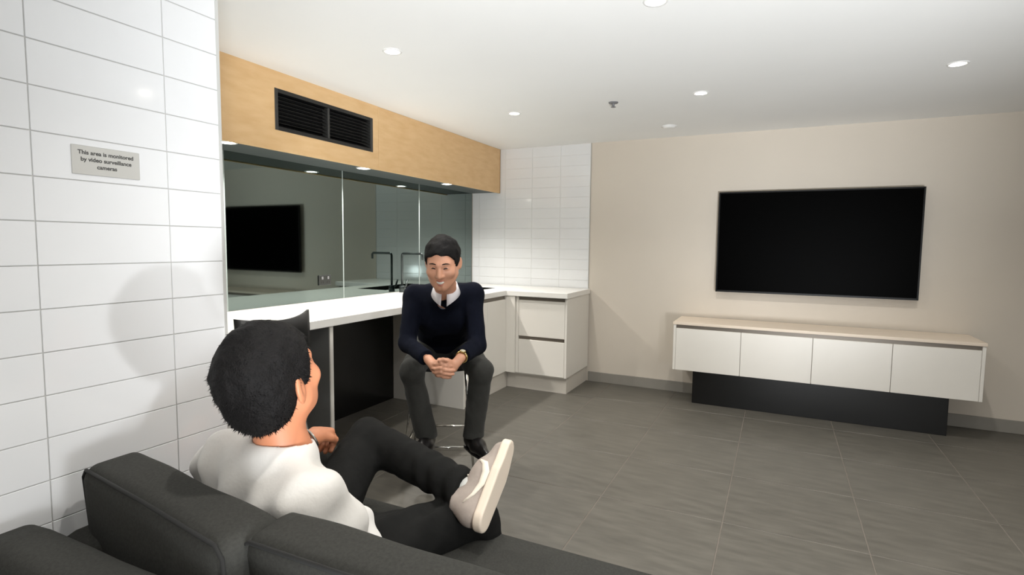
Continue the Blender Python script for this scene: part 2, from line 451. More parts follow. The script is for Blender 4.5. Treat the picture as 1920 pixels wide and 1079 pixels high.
sp = thing('fire_sprinkler', 'small grey fire sprinkler head on the white ceiling', 'sprinkler', (-1.05, 3.685, ZC))
lathe('escutcheon', [(0.033, 0.0), (0.031, -0.006), (0.013, -0.008), (0.0, -0.008)], (-1.05, 3.685, ZC), M['grey_plastic'], sp)
lathe('body', [(0.008, -0.006), (0.009, -0.02), (0.006, -0.028), (0.0, -0.028)], (-1.05, 3.685, ZC), M['grey_plastic'], sp)
lathe('deflector', [(0.0, -0.030), (0.017, -0.030), (0.017, -0.032), (0.0, -0.032)], (-1.05, 3.685, ZC), M['grey_plastic'], sp)
sd = thing('ceiling_sensor', 'low white oval sensor on the ceiling near the back wall', 'sensor', (-0.84, 4.58, ZC))
lathe('base', [(0.062, 0.0), (0.062, -0.008), (0.0, -0.008)], (-0.84, 4.58, ZC), M['white_plastic'], sd)
lathe('cover', [(0.052, -0.008), (0.048, -0.014), (0.03, -0.018), (0.0, -0.019)], (-0.84, 4.58, ZC), M['ceiling'], sd)

# ------------------------------------------------------------------ timber bulkhead
XBH = -2.60; ZB0, ZSOF = 1.840, 1.848
SEAM = 3.136
bh = thing('timber_bulkhead', 'pale birch plywood bulkhead above the kitchen counter', 'bulkhead', (XBH, 3.0, ZB0))
V0, V1, W0, W1 = 2.245, 3.075, 1.955, 2.188
bm = bmesh.new()
add_box(bm, XBH - 0.018, XBH, YE + 0.01, V0, ZB0, ZC, 0.0); add_box(bm, XBH - 0.018, XBH, V1, SEAM - 0.002, ZB0, ZC, 0.0)
add_box(bm, XBH - 0.018, XBH, V0, V1, ZB0, W0, 0.0); add_box(bm, XBH - 0.018, XBH, V0, V1, W1, ZC, 0.0)
bmesh.ops.remove_doubles(bm, verts=bm.verts, dist=1e-5)
link('front_panel', bm_mesh('front_panel', bm), M['ply'], bh, loc=(0, 0, 0))
box('front_panel', XBH - 0.018, XBH, SEAM + 0.002, YB - 0.022, ZB0, ZC - 0.001, M['ply'], bh, bev=0.001)
box('seam_strip', XBH - 0.016, XBH - 0.006, SEAM - 0.002, SEAM + 0.002, ZB0, ZC - 0.001, M['ply_edge'], bh, bev=0)
box('end_strip', XBH - 0.018, XBH, YB - 0.022, YB - 0.012, ZB0, ZC - 0.001, M['ply_edge'], bh, bev=0)
box('soffit', XG - 0.002, XBH - 0.018, YE + 0.01, YB - 0.013, ZSOF, ZSOF + 0.016, M['soffit'], bh, bev=0)

ag = thing('air_grille', 'black louvred air conditioning grille set in the plywood bulkhead', 'vent', (XBH, (V0 + V1) / 2, W0))
fw = 0.022
box('backing', XBH - 0.09, XBH - 0.08, V0 + .002, V1 - .002, W0 + .002, W1 - .002, M['void'], ag, bev=0)
box('frame_side', XBH - 0.08, XBH + 0.004, V0, V0 + fw, W0, W1, M['grille_frame'], ag)
box('frame_side', XBH - 0.08, XBH + 0.004, V1 - fw, V1, W0, W1, M['grille_frame'], ag)
box('frame_rail', XBH - 0.08, XBH + 0.004, V0 + fw, V1 - fw, W0, W0 + fw, M['black_metal'], ag)
box('frame_rail', XBH - 0.08, XBH + 0.004, V0 + fw, V1 - fw, W1 - fw, W1, M['black_metal'], ag)
vm = (V0 + V1) / 2 + 0.0
box('mullion', XBH - 0.05, XBH + 0.001, vm - 0.008, vm + 0.008, W0 + fw, W1 - fw, M['grille_frame'], ag)
nsl = 9
for a, b in ((V0 + fw, vm - 0.008), (vm + 0.008, V1 - fw)):
    for k in range(nsl):
        z = W0 + fw + (k + 0.5) * (W1 - W0 - 2 * fw) / nsl
        bm = bmesh.new(); add_box(bm, -0.018, 0.018, a, b, -0.0015, 0.0015, 0)
        bmesh.ops.rotate(bm, verts=bm.verts, cent=(0, 0, 0), matrix=Matrix.Rotation(math.radians(28), 3, 'Y'))
        link('louvre', bm_mesh('louvre', bm), M['black_metal'], ag, loc=(XBH - 0.022, 0, z))
UL = 'downlights under the plywood bulkhead'
downlight(-2.680, 2.000, ZSOF, 'lit downlight under the bulkhead right beside the tiled wall', UL, COUNTER_W, r=0.036, size=140, soft=0.022)
downlight(-2.680, 3.070, ZSOF, 'lit downlight under the bulkhead below the plywood panel seam', UL, COUNTER_W, r=0.036, size=140, soft=0.022)
downlight(-2.680, 4.155, ZSOF, 'lit downlight under the bulkhead above the seated man in navy', UL, COUNTER_W, r=0.036, size=140, soft=0.022)

# ------------------------------------------------------------------ glass splashback
gs = thing('glass_splashback', 'dark grey reflective glass splashback behind the counter', 'splashback', (XG, 3.1, 0.905))
js = [YE + 0.012, 2.156, 3.123, 4.085, YB - 0.013]
for a, b in zip(js, js[1:]):
    box('pane', XG - 0.012, XG, a + 0.005, b - 0.005, 0.903, ZSOF, M['glass'], gs, bev=0.0)
for j in js[1:4]:
    box('joint_strip', XG - 0.012, XG + 0.001, j - 0.005, j + 0.005, 0.903, ZSOF, M['glass_edge'], gs, bev=0.0)
so = thing('power_outlet', 'dark double power outlet on the glass splashback', 'outlet', (XG, 2.93, 1.0))
box('plate', XG + 0.0005, XG + 0.009, 2.872, 2.988, 1.012, 1.084, M['socket'], so, bev=0.003)
for y in (2.902, 2.958):
    box('rocker', XG + 0.009, XG + 0.012, y - 0.008, y + 0.008, 1.054, 1.074, M['grey_plastic'], so, bev=0.001)
    for dx in (-0.009, 0.009):
        box('slot', XG + 0.009, XG + 0.0095, y + dx - 0.0015, y + dx + 0.0015, 1.026, 1.04, M['void'], so, bev=0)

# ------------------------------------------------------------------ kitchen counter
XF = -2.20; ZT0, ZT1 = 0.856, 0.902; YRF = 4.40; XRR = -1.615
SX0, SX1, SY0, SY1 = -2.74, -2.42, 3.84, 4.60
xs = [XG + 0.001, SX0, SX1, XF, XRR]; ys = [YE + 0.012, SY0, YRF, SY1, YB - 0.015]
ct = slab('countertop', xs, ys, lambda i, j: (i < 3 or j >= 2) and not (i == 1 and j in (1, 2)), ZT0, ZT1, M['stone'])
bv = ct.modifiers.new('bevel', 'BEVEL'); bv.width = 0.003; bv.segments = 2; bv.limit_method = 'ANGLE'
setp(ct, 'long white L-shaped worktop running under the glass splashback', 'countertop')
sk = thing('kitchen_sink', 'dark sunken sink in the white worktop behind the seated man', 'sink', ((SX0 + SX1) / 2, (SY0 + SY1) / 2, 0.72))
bm = bmesh.new()
add_box(bm, SX0 + .002, SX1 - .002, SY0 + .002, SY1 - .002, 0.725, 0.731)
for (a, b, c, d) in ((SX0 + .002, SX0 + .008, SY0 + .002, SY1 - .002), (SX1 - .008, SX1 - .002, SY0 + .002, SY1 - .002), (SX0 + .008, SX1 - .008, SY0 + .002, SY0 + .008), (SX0 + .008, SX1 - .008, SY1 - .008, SY1 - .002)):
    add_box(bm, a, b, c, d, 0.731, 0.903)
link('basin', bm_mesh('basin', bm), M['sink'], sk, loc=(0, 0, 0))
lathe('drain', [(0, 0.002), (0.03, 0.003), (0.042, 0.001), (0.045, 0.0)], ((SX0 + SX1) / 2, 4.2, 0.7315), M['chrome'], sk)
TX, TY = -2.875, 3.76
tp = thing('kitchen_tap', 'slim dark upright kitchen tap with a level spout beside the glass', 'tap', (TX, TY, ZT1))
lathe('base', [(0.0, 0.0), (0.026, 0.0), (0.026, 0.05), (0.02, 0.056), (0.0, 0.056)], (TX, TY, ZT1), M['tap'], tp)
arc = [(TX, TY, ZT1 + 0.05), (TX, TY, ZT1 + 0.31)] + [(TX + 0.02 - 0.02 * math.cos(a), TY, ZT1 + 0.31 + 0.02 * math.sin(a)) for a in (0.5, 1.0, 1.57)] + [(TX + 0.2, TY, ZT1 + 0.33), (TX + 0.21, TY, ZT1 + 0.32), (TX + 0.21, TY, ZT1 + 0.28)]
tube('spout', arc, 0.0095, M['tap'], tp, n=12)
tube('lever', [(TX, TY + 0.02, ZT1 + 0.04), (TX, TY + 0.055, ZT1 + 0.05), (TX - 0.005, TY + 0.075, ZT1 + 0.1)], 0.008, M['tap'], tp)

spn = thing('support_panel', 'grey upright panel with white front edge carrying the worktop', 'panel', (-2.5, 2.26, 0))
box('board', -2.88, XF + 0.0 - 0.022, 2.25, 2.27, 0.0, ZT0 - 0.001, M['grey_panel'], spn, bev=0.001)
box('edge_strip', XF - 0.022, XF - 0.012, 2.248, 2.272, 0.0, ZT0 - 0.001, M['laminate'], spn, bev=0.001)
kp = thing('knee_space_panel', 'black gloss panel at the back of the open space under the worktop', 'panel', (-2.9, 2.4, 0))
box('panel', -2.915, -2.90, YE + 0.012, 2.248, 0.0, ZT0 - 0.002, M['knee_black'], kp, bev=0.001)
box('panel', -2.915, -2.90, 2.272, 3.664, 0.0, ZT0 - 0.002, M['knee_black'], kp, bev=0.001)

# sink cabinet: faces right, its end panel faces the viewer
sc = thing('sink_cabinet', 'white base cabinet under the sink beside the bar stool', 'cabinet', (-2.5, 4.05, 0))
YC0 = 3.668; XCF = -2.205
box('end_panel', -2.90, XCF, YC0, YC0 + 0.018, 0.0, ZT0 - 0.001, M['laminate'], sc, bev=0.001)
bm = bmesh.new(); add_box(bm, -2.90, XCF - 0.02, YC0 + 0.018, 4.47, 0.14, 0.70); link('carcass', bm_mesh('carcass', bm), M['laminate'], sc, loc=(0, 0, 0))
box('door', XCF - 0.019, XCF, YC0 + 0.02, 4.058, 0.155, 0.822, M['laminate'], sc, bev=0.0015)
box('door', XCF - 0.019, XCF, 4.061, 4.405, 0.155, 0.822, M['laminate'], sc, bev=0.0015)
box('handle_channel', XCF - 0.03, XCF - 0.014, YC0 + 0.02, 4.405, 0.822, ZT0 - 0.001, M['channel'], sc, bev=0.001)
box('corner_filler', XCF - 0.02, -2.118, 4.408, 4.445, 0.155, ZT0 - 0.001, M['laminate'], sc, bev=0.001)
box('kickboard', XCF - 0.03, XCF - 0.018, YC0 + 0.02, 4.47, 0.0, 0.15, M['kick'], sc, bev=0.001)
# drawer unit: faces the viewer
du = thing('drawer_unit', 'white two-drawer unit with dark recessed pulls in the back corner', 'drawer unit', (-1.86, 4.74, 0))
YD = 4.43
bm = bmesh.new(); add_box(bm, -2.18, -1.645, YD + 0.02, YB - 0.015, 0.14, ZT0 - 0.001); link('carcass', bm_mesh('carcass', bm), M['laminate'], du, loc=(0, 0, 0))
box('side_panel', -1.645, -1.625, YD, YB - 0.015, 0.15, ZT0 - 0.001, M['laminate'], du, bev=0.001)
box('upright', -2.116, -2.09, YD, YD + 0.02, 0.155, ZT0 - 0.001, M['laminate'], du, bev=0.001)
for z0, z1 in ((0.155, 0.465), (0.497, 0.822)):
    dr = box('drawer', -2.088, -1.647, YD, YD + 0.019, z0, z1, M['laminate'], du, bev=0.0015)
for z0, z1 in ((0.465, 0.497), (0.822, 0.848)):
    box('handle_channel', -2.088, -1.647, YD + 0.012, YD + 0.0195, z0, z1, M['channel'], du, bev=0)
    box('pull_lip', -2.088, -1.647, YD + 0.001, YD + 0.012, z1 - 0.006, z1, M['channel'], du, bev=0)
box('kickboard', -2.234, -1.64, YD + 0.05, YD + 0.062, 0.0, 0.15, M['kick'], du, bev=0.001)
box('kickboard', -1.652, -1.64, YD + 0.062, YB - 0.015, 0.0, 0.15, M['kick'], du, bev=0.001)

# ------------------------------------------------------------------ television and its cabinet
TX0, TX1, TZ0, TZ1, TYF = -0.478, 0.951, 0.934, 1.778, 4.975
tv = thing('television', 'large black flat television on the wall, switched off', 'television', (0.24, YB, TZ0))
bm = bmesh.new(); add_box(bm, TX0, TX1, TYF + 0.004, TYF + 0.03, TZ0, TZ1, 0.003, 1); link('housing', bm_mesh('housing', bm), M['bezel'], tv, loc=(0, 0, 0))
box('screen', TX0 + 0.012, TX1 - 0.012, TYF + 0.002, TYF + 0.005, TZ0 + 0.016, TZ1 - 0.012, M['screen'], tv, bev=0)
for (a, b, c, d) in ((TX0, TX0 + .012, TZ0, TZ1), (TX1 - .012, TX1, TZ0, TZ1), (TX0 + .012, TX1 - .012, TZ1 - .012, TZ1), (TX0 + .012, TX1 - .012, TZ0, TZ0 + .016)):
    box('bezel', a, b, TYF, TYF + 0.006, c, d, M['bezel'], tv, bev=0.001)
box('wall_bracket', -0.1, 0.58, TYF + 0.03, YB - 0.001, 1.16, 1.54, M['bezel'], tv, bev=0.002)
CX0, CX1, CZ0, CZ1, CY = -0.757, 1.272, 0.296, 0.696, 4.62
tc_ = thing('tv_cabinet', 'long low white four-door cabinet on a black plinth under the television', 'cabinet', (0.257, 4.85, 0))
box('top', CX0 - 0.004, CX1 + 0.004, CY - 0.006, YB - 0.014, CZ1 - 0.022, CZ1, M['tv_top'], tc_, bev=0.0015)
box('end_panel', CX0, CX0 + 0.02, CY, YB - 0.014, CZ0, CZ1 - 0.0225, M['laminate'], tc_, bev=0.001)
box('end_panel', CX1 - 0.02, CX1, CY, YB - 0.014, CZ0, CZ1 - 0.0225, M['laminate'], tc_, bev=0.001)
box('carcass', CX0 + 0.02, CX1 - 0.02, CY + 0.022, YB - 0.014, CZ0 + 0.004, CZ1 - 0.06, M['laminate'], tc_, bev=0)
box('handle_channel', CX0 + 0.02, CX1 - 0.02, CY + 0.012, CY + 0.03, CZ1 - 0.058, CZ1 - 0.0225, M['channel'], tc_, bev=0)
dw = (CX1 - CX0 - 0.04) / 4
for k in range(4):
    box('door', CX0 + 0.02 + k * dw + 0.0015, CX0 + 0.02 + (k + 1) * dw - 0.0015, CY, CY + 0.019, CZ0, CZ1 - 0.052, M['laminate'], tc_, bev=0.0015)
box('plinth', -0.608, 1.122, 4.74, YB - 0.014, 0.0, CZ0 - 0.001, M['plinth'], tc_, bev=0.002)

# ------------------------------------------------------------------ notice on the tiled wall
sg = thing('notice_plate', 'small grey notice plate with three lines of text on the tiles', 'sign', (XL, 0.787, 1.475))
box('plate', XL + 0.0005, XL + 0.003, 0.712, 0.864, 1.475, 1.543, M['sign'], sg, bev=0.0008)
def text_mesh(name, s, h, m, parent, origin, xdir, zdir, nrm):
    cu = bpy.data.curves.new(name, 'FONT'); cu.body = s; cu.align_x = 'CENTER'; cu.align_y = 'CENTER'; cu.size = h; cu.extrude = 0.0003
    cu.offset = 0.0003
    to = bpy.data.objects.new(name + '_tmp', cu); col.objects.link(to)
    dg = bpy.context.evaluated_depsgraph_get(); me = bpy.data.meshes.new_from_object(to.evaluated_get(dg))
    bpy.data.objects.remove(to)
    R = Matrix((xdir, zdir, nrm)).transposed().to_4x4()
    me.transform(Matrix.Translation(origin) @ R)
    return link(name, me, m, parent, loc=(0, 0, 0))
for s, z in (('This area is monitored', 1.527), ('by video surveillance', 1.511), ('cameras', 1.495)):
    text_mesh('text_line', s, 0.0135, M['ink'], sg, Vector((XL + 0.0033, 0.787, z)), Vector((0, 1, 0)), Vector((0, 0, 1)), Vector((1, 0, 0)))

# ------------------------------------------------------------------ bar stools
def stool_meshes():
    out = []
    prof = [(0.205, 0.590), (0.195, 0.612), (0.15, 0.622), (0.06, 0.618), (-0.04, 0.617), (-0.11, 0.628), (-0.155, 0.66), (-0.178, 0.72), (-0.19, 0.80), (-0.197, 0.88), (-0.203, 0.964)]
    bm = bmesh.new(); nu = 16; grid = []
    for k, (y, z) in enumerate(prof):
        row = []
        t = max(0, (k - 5) / 5.0)
        for i in range(nu + 1):
            u = -1 + 2 * i / nu
            hw = 0.195 + 0.012 * t
            yy = y + 0.06 * t * u * u + (0.012 * u * u if k < 5 else 0)
            zz = z + 0.024 * (t ** 2) * u * u + 0.02 * (1 - t) * u * u
            row.append(bm.verts.new((u * hw, yy, zz)))
        grid.append(row)
    for A, B in zip(grid, grid[1:]):
        for i in range(nu): bm.faces.new((A[i], A[i + 1], B[i + 1], B[i]))
    bmesh.ops.recalc_face_normals(bm, faces=bm.faces)
    bmesh.ops.solidify(bm, geom=bm.faces[:], thickness=0.012)
    bmesh.ops.recalc_face_normals(bm, faces=bm.faces)
    me = bm_mesh('seat_shell', bm); me.materials.append(M['shell']); me.polygons.foreach_set('use_smooth', [True] * len(me.polygons)); out.append(('seat_shell', me))
    zr = 0.145
    def leg_pt(sx, sy, z):
        t = 1 - z / 0.605
        return Vector((sx * (0.145 + 0.06 * t), sy * (0.13 + 0.075 * t), z))
    cs = [(-1, -1), (1, -1), (1, 1), (-1, 1)]
    for sx, sy in cs:
        bm = bmesh.new(); tube_into(bm, [leg_pt(sx, sy, 0.606), leg_pt(sx, sy, 0.0)], 0.0075, 10)
        bmesh.ops.recalc_face_normals(bm, faces=bm.faces)
        me = bm_mesh('leg', bm); me.materials.append(M['chrome']); me.polygons.foreach_set('use_smooth', [True] * len(me.polygons)); out.append(('leg', me))
    for a, b in zip(cs, cs[1:] + cs[:1]):
        for zz, nm in ((zr, 'footrest_bar'), (0.6, 'seat_rail')):
            bm = bmesh.new(); tube_into(bm, [leg_pt(*a, zz), leg_pt(*b, zz)], 0.0075, 10)
            bmesh.ops.recalc_face_normals(bm, faces=bm.faces)
            me = bm_mesh(nm, bm); me.materials.append(M['chrome']); me.polygons.foreach_set('use_smooth', [True] * len(me.polygons)); out.append((nm, me))
    return out
SM = stool_meshes()
def stool(x, y, f, label):
    t = thing('bar_stool', label, 'stool', (x, y, 0), 'black shell bar stools at the counter')
    t.rotation_euler.z = math.atan2(f[1], f[0]) - math.pi / 2
    for n, me in SM:
        o = bpy.data.objects.new(n, me); col.objects.link(o); o.parent = t
    return t
stool(-2.215, 1.760, (-1, 0.0), 'empty black bar stool whose low back shows above the dark-haired head')
stool(-1.80, 2.745, (0.45, -0.89), 'black bar stool with thin chrome legs under the man in navy')

# ------------------------------------------------------------------ sofa and loose cushions
sf = thing('sofa', 'charcoal upholstered sofa standing against the tiled wall', 'sofa', (-0.5, 0.9, 0))
def soft(name, c, h, r, bulge, m, parent, rz=0, rx=0, n=14, noise=0.0, seed=0):
    o = soft_box(name, *h, r, bulge, m, parent, n, noise, seed)
    o.location = Vector(c) - root_loc(parent); o.rotation_euler = (rx, 0, rz); return o
soft('backrest_frame', (-0.49, 0.541, 0.396), (0.985, 0.060, 0.304), 0.035, 0.006, M['sofa'], sf, n=18, noise=0.002)
soft('armrest', (-1.415, 1.02, 0.35), (0.075, 0.39, 0.285), 0.035, 0.004, M['sofa'], sf)
soft('base', (-0.41, 1.01, 0.19), (0.90, 0.39, 0.10), 0.03, 0.0, M['sofa'], sf)
soft('seat_cushion', (-0.4325, 1.045, 0.36), (0.8925, 0.415, 0.078), 0.045, 0.012, M['sofa'], sf, n=20)
for x in (-1.3, 0.4):
    for y in (0.5, 1.33):
        box('foot', x - .025, x + .025, y - .025, y + .025, 0, 0.092, M['black_metal'], sf)
def cushion(label, c, h, rz, rx, seed):
    t = thing('back_cushion', label, 'cushion', (c[0], c[1], c[2] - h[2]), 'loose back cushions of the sofa')
    o = soft('cover', c, h, 0.032, 0.014, M['sofa'], t, rz, rx, n=20, noise=0.0025, seed=seed)
    # seam along the rear edges of the boxed cushion
    e = 0.010; hx, hy, hz = h
    y = -hy + 0.006; k = 0.026
    loop = [(-hx + k, y, hz - 0.006), (0, y - 0.001, hz - 0.002), (hx - k, y, hz - 0.006), (hx - 0.006, y, hz - k), (hx - 0.004, y, 0), (hx - 0.006, y, -hz + k), (hx - k, y, -hz + 0.006), (0, y, -hz + 0.004), (-hx + k, y, -hz + 0.006), (-hx + 0.006, y, -hz + k), (-hx + 0.004, y, 0), (-hx + 0.006, y, hz - k)]
    p = tube('piping', loop, 0.0042, M['piping'], None, n=8, closed=True); p.parent = o; p.location = (0, 0, 0)
    return t
cushion('charcoal back cushion with piped edge, leaning beside the tiled wall', (-1.135, 0.708, 0.597), (0.305, 0.065, 0.20), math.radians(-7.5), math.radians(4), 3)
cushion('charcoal back cushion directly behind the man in the white shirt', (-0.475, 0.712, 0.592), (0.385, 0.062, 0.20), math.radians(0.5), math.radians(4), 5)

# ------------------------------------------------------------------ people
def frame_of(f, up=(0, 0, 1)):
    f = A3(f); f /= np.linalg.norm(f); r = np.cross(f, A3(up)); r /= np.linalg.norm(r); u = np.cross(r, f)
    return np.array([r, f, u])       # rows: right, forward, up

def head_d(P, c, R, s=1.0):
    q = ((P - A3(c)) @ R.T) / s
    qm = q.copy(); qm[:, 0] = np.abs(qm[:, 0])
    d = ell(q, (0, -0.012, 0.032), (0.076, 0.097, 0.086))
    d = smin(d, ell(q, (0, 0.030, -0.030), (0.065, 0.064, 0.084)), 0.03)
    d = smin(d, rc(qm, (0.048, 0.005, -0.05), (0.010, 0.070, -0.096), 0.026, 0.022), 0.03)
    d = smin(d, ell(qm, (0.043, 0.062, -0.022), (0.024, 0.022, 0.022)), 0.02)
    d = smin(d, rc(qm, (0.008, 0.084, 0.024), (0.040, 0.072, 0.024), 0.011, 0.010), 0.016)
    d = smax(d, -ell(qm, (0.031, 0.098, 0.006), (0.017, 0.016, 0.011)), 0.012)
    d = smin(d, ell(qm, (0.031, 0.076, 0.004), (0.016, 0.012, 0.012)), 0.006)
    d = smin(d, rc(q, (0, 0.086, 0.012), (0, 0.106, -0.028), 0.008, 0.012), 0.012)
    d = smin(d, ell(qm, (0.012, 0.094, -0.032), (0.009, 0.010, 0.008)), 0.008)
    ca, sa = math.cos(math.radians(24)), math.sin(math.radians(24)); RE = ((ca, sa, 0), (-sa, ca, 0), (0, 0, 1))
    ear = ell(qm, (0.0805, -0.018, -0.006), (0.0075, 0.021, 0.033), RE)
    ear = smax(ear, -ell(qm, (0.0905, -0.011, -0.003), (0.009, 0.012, 0.021), RE), 0.007)
    d = smin(d, ear, 0.010)
    return d * s

def hair_d(P, c, R, s=1.0, thick=0.017, nape=-0.075, front=0.075, seed=1, spike=0.004, temple=0.0):
    q = ((P - A3(c)) @ R.T) / s
    d = ell(q, (0, -0.014, 0.036), (0.076 + thick * 0.75, 0.097 + thick, 0.086 + thick * 1.0))
    d = smin(d, ell(q, (0, -0.055, -0.02), (0.066 + thick * 0.5, 0.045 + thick * 0.7, 0.075)), 0.03)
    d = d + wob(q, 95, spike, seed) + wob(q, 210, spike * 0.5, seed + 3)
    # hairline: rising plane from the nape, over the ears, to the forehead
    y, z, x = q[:, 1], q[:, 2], np.abs(q[:, 0])
    line = np.interp(y, [-0.12, -0.075, -0.035, -0.012, 0.010 - temple * 0.3, 0.036 - temple, 0.052 - temple, front - temple, 0.13], [nape, nape, -0.052, 0.022, -0.010, -0.006, 0.045, 0.070, 0.078])
    line = line + 0.004 * np.sin(q[:, 0] * 120) * (y > 0.05)
    d = np.maximum(d, (line - z) * 0.7)
    return d * s

def strands(bm_name, hair_me, c, R, s, n, length, width, seed, m, parent, lean=(0, 0.4, 0)):
    """short tapering tufts standing in the hair surface"""
    r = np.random.default_rng(seed)
    co = np.empty(len(hair_me.vertices) * 3); hair_me.vertices.foreach_get('co', co); co = co.reshape(-1, 3)
    no = np.empty(len(hair_me.vertices) * 3); hair_me.vertices.foreach_get('normal', no); no = no.reshape(-1, 3)
    out = ((co - A3(c)) * no).sum(1) > 0.05 * s
    idx = np.nonzero(out)[0]; idx = r.choice(idx, n)
    p = co[idx]; nn = no[idx]
    q = (p - A3(c)) @ R.T
    # comb away from the crown: down at the back, forward on top
    dirl = np.stack([q[:, 0] * 2.0, q[:, 1] * 1.0 + 0.02, -0.09 + 0.6 * np.maximum(q[:, 2], 0)], -1)
    comb = dirl @ R; comb /= np.linalg.norm(comb, axis=1)[:, None]
    comb = comb - (comb * nn).sum(1)[:, None] * nn
    d = comb + nn * r.uniform(0.02, 0.30, (n, 1)) + r.normal(0, 0.15, (n, 3)); d /= np.linalg.norm(d, axis=1)[:, None]
    side = np.cross(d, nn + r.normal(0, 0.3, (n, 3))); side /= np.linalg.norm(side, axis=1)[:, None]
    L = length * r.uniform(0.5, 1.2, (n, 1)); b = p - nn * 0.004
    V = np.stack([b - side * width, b + side * width, b + d * L * 0.6 + side * width * 0.7 - nn * 0.001, b + d * L * 0.6 - side * width * 0.7 - nn * 0.001, b + d * L], 1).reshape(-1, 3)
    i = np.arange(n) * 5
    me = bpy.data.meshes.new(bm_name)
    faces = [f for k in i for f in ((k, k + 1, k + 2, k + 3), (k + 3, k + 2, k + 4))]
    me.from_pydata(V.tolist(), [], faces)
    o = link(bm_name, me, m, parent, loc=(0, 0, 0)); o['kind'] = 'stuff'
    return o

def finger(P, pts, r0, r1):
    n = len(pts) - 1; d = None
    for i in range(n):
        a = r0 + (r1 - r0) * i / n; b = r0 + (r1 - r0) * (i + 1) / n
        e = rc(P, pts[i], pts[i + 1], a, b); d = e if d is None else smin(d, e, 0.003)
    return d

# ---- the man on the bar stool
J = {k: A3(v) for k, v in dict(head=(-1.484, 2.262, 1.224), neck=(-1.565, 2.42, 1.085), shR=(-1.762, 2.415, 1.035), shL=(-1.480, 2.552, 1.047), elR=(-1.735, 2.310, 0.795), elL=(-1.405, 2.468, 0.790),
     wrR=(-1.520, 2.195, 0.752), wrL=(-1.378, 2.262, 0.762), knR=(-1.738, 2.352, 0.635), knL=(-1.404, 2.515, 0.640), anR=(-1.695, 2.43, 0.285), anL=(-1.470, 2.55, 0.282),
     hipR=(-1.885, 2.715, 0.712), hipL=(-1.715, 2.795, 0.712)).items()}
p1 = thing('person', 'smiling man in navy sweater and grey trousers seated on a bar stool', 'person', (-1.80, 2.745, 0))
S1 = 1.02
H1 = frame_of((0.37, -0.84, -0.33))
body_f = A3((0.45, -0.89, 0.0)); body_r = A3((-0.89, -0.45, 0.0))     # body_r: towards his right hand
mid = (J['hipR'] + J['hipL']) / 2
chest = (J['shR'] + J['shL']) / 2 - A3((0, 0, 0.10)) - body_f * 0.03
waist = mid * 0.55 + chest * 0.45 - body_f * 0.02
def torso1(P, e):
    d = rc(P, mid + body_r * 0.05, waist + body_r * 0.045, 0.105 + e, 0.098 + e)
    d = smin(d, rc(P, mid - body_r * 0.05, waist - body_r * 0.045, 0.105 + e, 0.098 + e), 0.05)
    d = smin(d, rc(P, waist + body_r * 0.04, chest + body_r * 0.06, 0.098 + e, 0.105 + e), 0.05)
    d = smin(d, rc(P, waist - body_r * 0.04, chest - body_r * 0.06, 0.098 + e, 0.105 + e), 0.05)
    d = smin(d, rc(P, J['shR'], J['shL'], 0.058 + e, 0.058 + e), 0.06)
    d = smin(d, rc(P, J['neck'] + A3((0, 0, -0.045)), (J['shR'] + J['shL']) / 2, 0.062 + e, 0.07 + e), 0.05)
    return d
def arms1(P, e, cuff=0.0):
    d = rc(P, J['shR'], J['elR'], 0.053 + e, 0.042 + e)
    d = smin(d, rc(P, J['elR'], J['wrR'], 0.042 + e, 0.026 + e + cuff), 0.02)
    d2 = rc(P, J['shL'], J['elL'], 0.053 + e, 0.042 + e)
    d2 = smin(d2, rc(P, J['elL'], J['wrL'], 0.042 + e, 0.026 + e + cuff), 0.02)
    return np.minimum(d, d2)
def legs1(P, e, cut=0.0):
    d = None
    for h, k, a in (('hipR', 'knR', 'anR'), ('hipL', 'knL', 'anL')):
        x = rc(P, J[h], J[k], 0.080 + e, 0.058 + e)
        x = smin(x, rc(P, J[k], J[a] + A3((0, 0, -0.02)), 0.055 + e, 0.036 + e + cut), 0.025)
        d = x if d is None else smin(d, x, 0.02)
    return d
# clasped hands: wrists come in from both sides, fingers interlock in front
Hc = (J['wrR'] + J['wrL']) / 2 + body_f * 0.055 + A3((0, 0, -0.030))
lat = body_r; dn = A3((0, 0, -1.0)); fw_ = body_f
def hands1(P):
    d = None
    for s, w in ((1, J['wrR']), (-1, J['wrL'])):
        palm_c = Hc + lat * s * 0.030 + dn * 0.0
        x = rc(P, w, palm_c + lat * s * 0.016 - fw_ * 0.02, 0.024, 0.024)
        for k in range(4):                      # four metacarpals fanned from top to bottom
            t = k - 1.5
            kn = Hc + lat * s * 0.022 + dn * (t * 0.019 + 0.004 * s) + fw_ * (0.020 - 0.004 * abs(t))
            x = smin(x, rc(P, palm_c + lat * s * 0.016 - fw_ * 0.022 + dn * t * 0.010, kn, 0.015, 0.0125), 0.012)
        d = x if d is None else np.minimum(d, x)
        ln = (1.0, 1.08, 1.02, 0.82)
        for k in range(4):
            t = k - 1.5
            kn = Hc + lat * s * 0.022 + dn * (t * 0.019 + 0.004 * s) + fw_ * (0.020 - 0.004 * abs(t))
            L = ln[k]
            pts = [kn, kn + (-lat * s * 0.030 + fw_ * 0.014 + dn * 0.010) * L, kn + (-lat * s * 0.055 + fw_ * 0.003 + dn * 0.016) * L, kn + (-lat * s * 0.068 - fw_ * 0.016 + dn * 0.019) * L]
            d = smin(d, finger(P, pts, 0.0098, 0.0076), 0.004)
        th = [palm_c - dn * 0.016 - fw_ * 0.014, palm_c - dn * 0.036 + fw_ * 0.008 - lat * s * 0.012, palm_c - dn * 0.041 + fw_ * 0.024 - lat * s * 0.032, palm_c - dn * 0.038 + fw_ * 0.030 - lat * s * 0.046]
        d = smin(d, finger(P, th, 0.0125, 0.0085), 0.006)
    return d
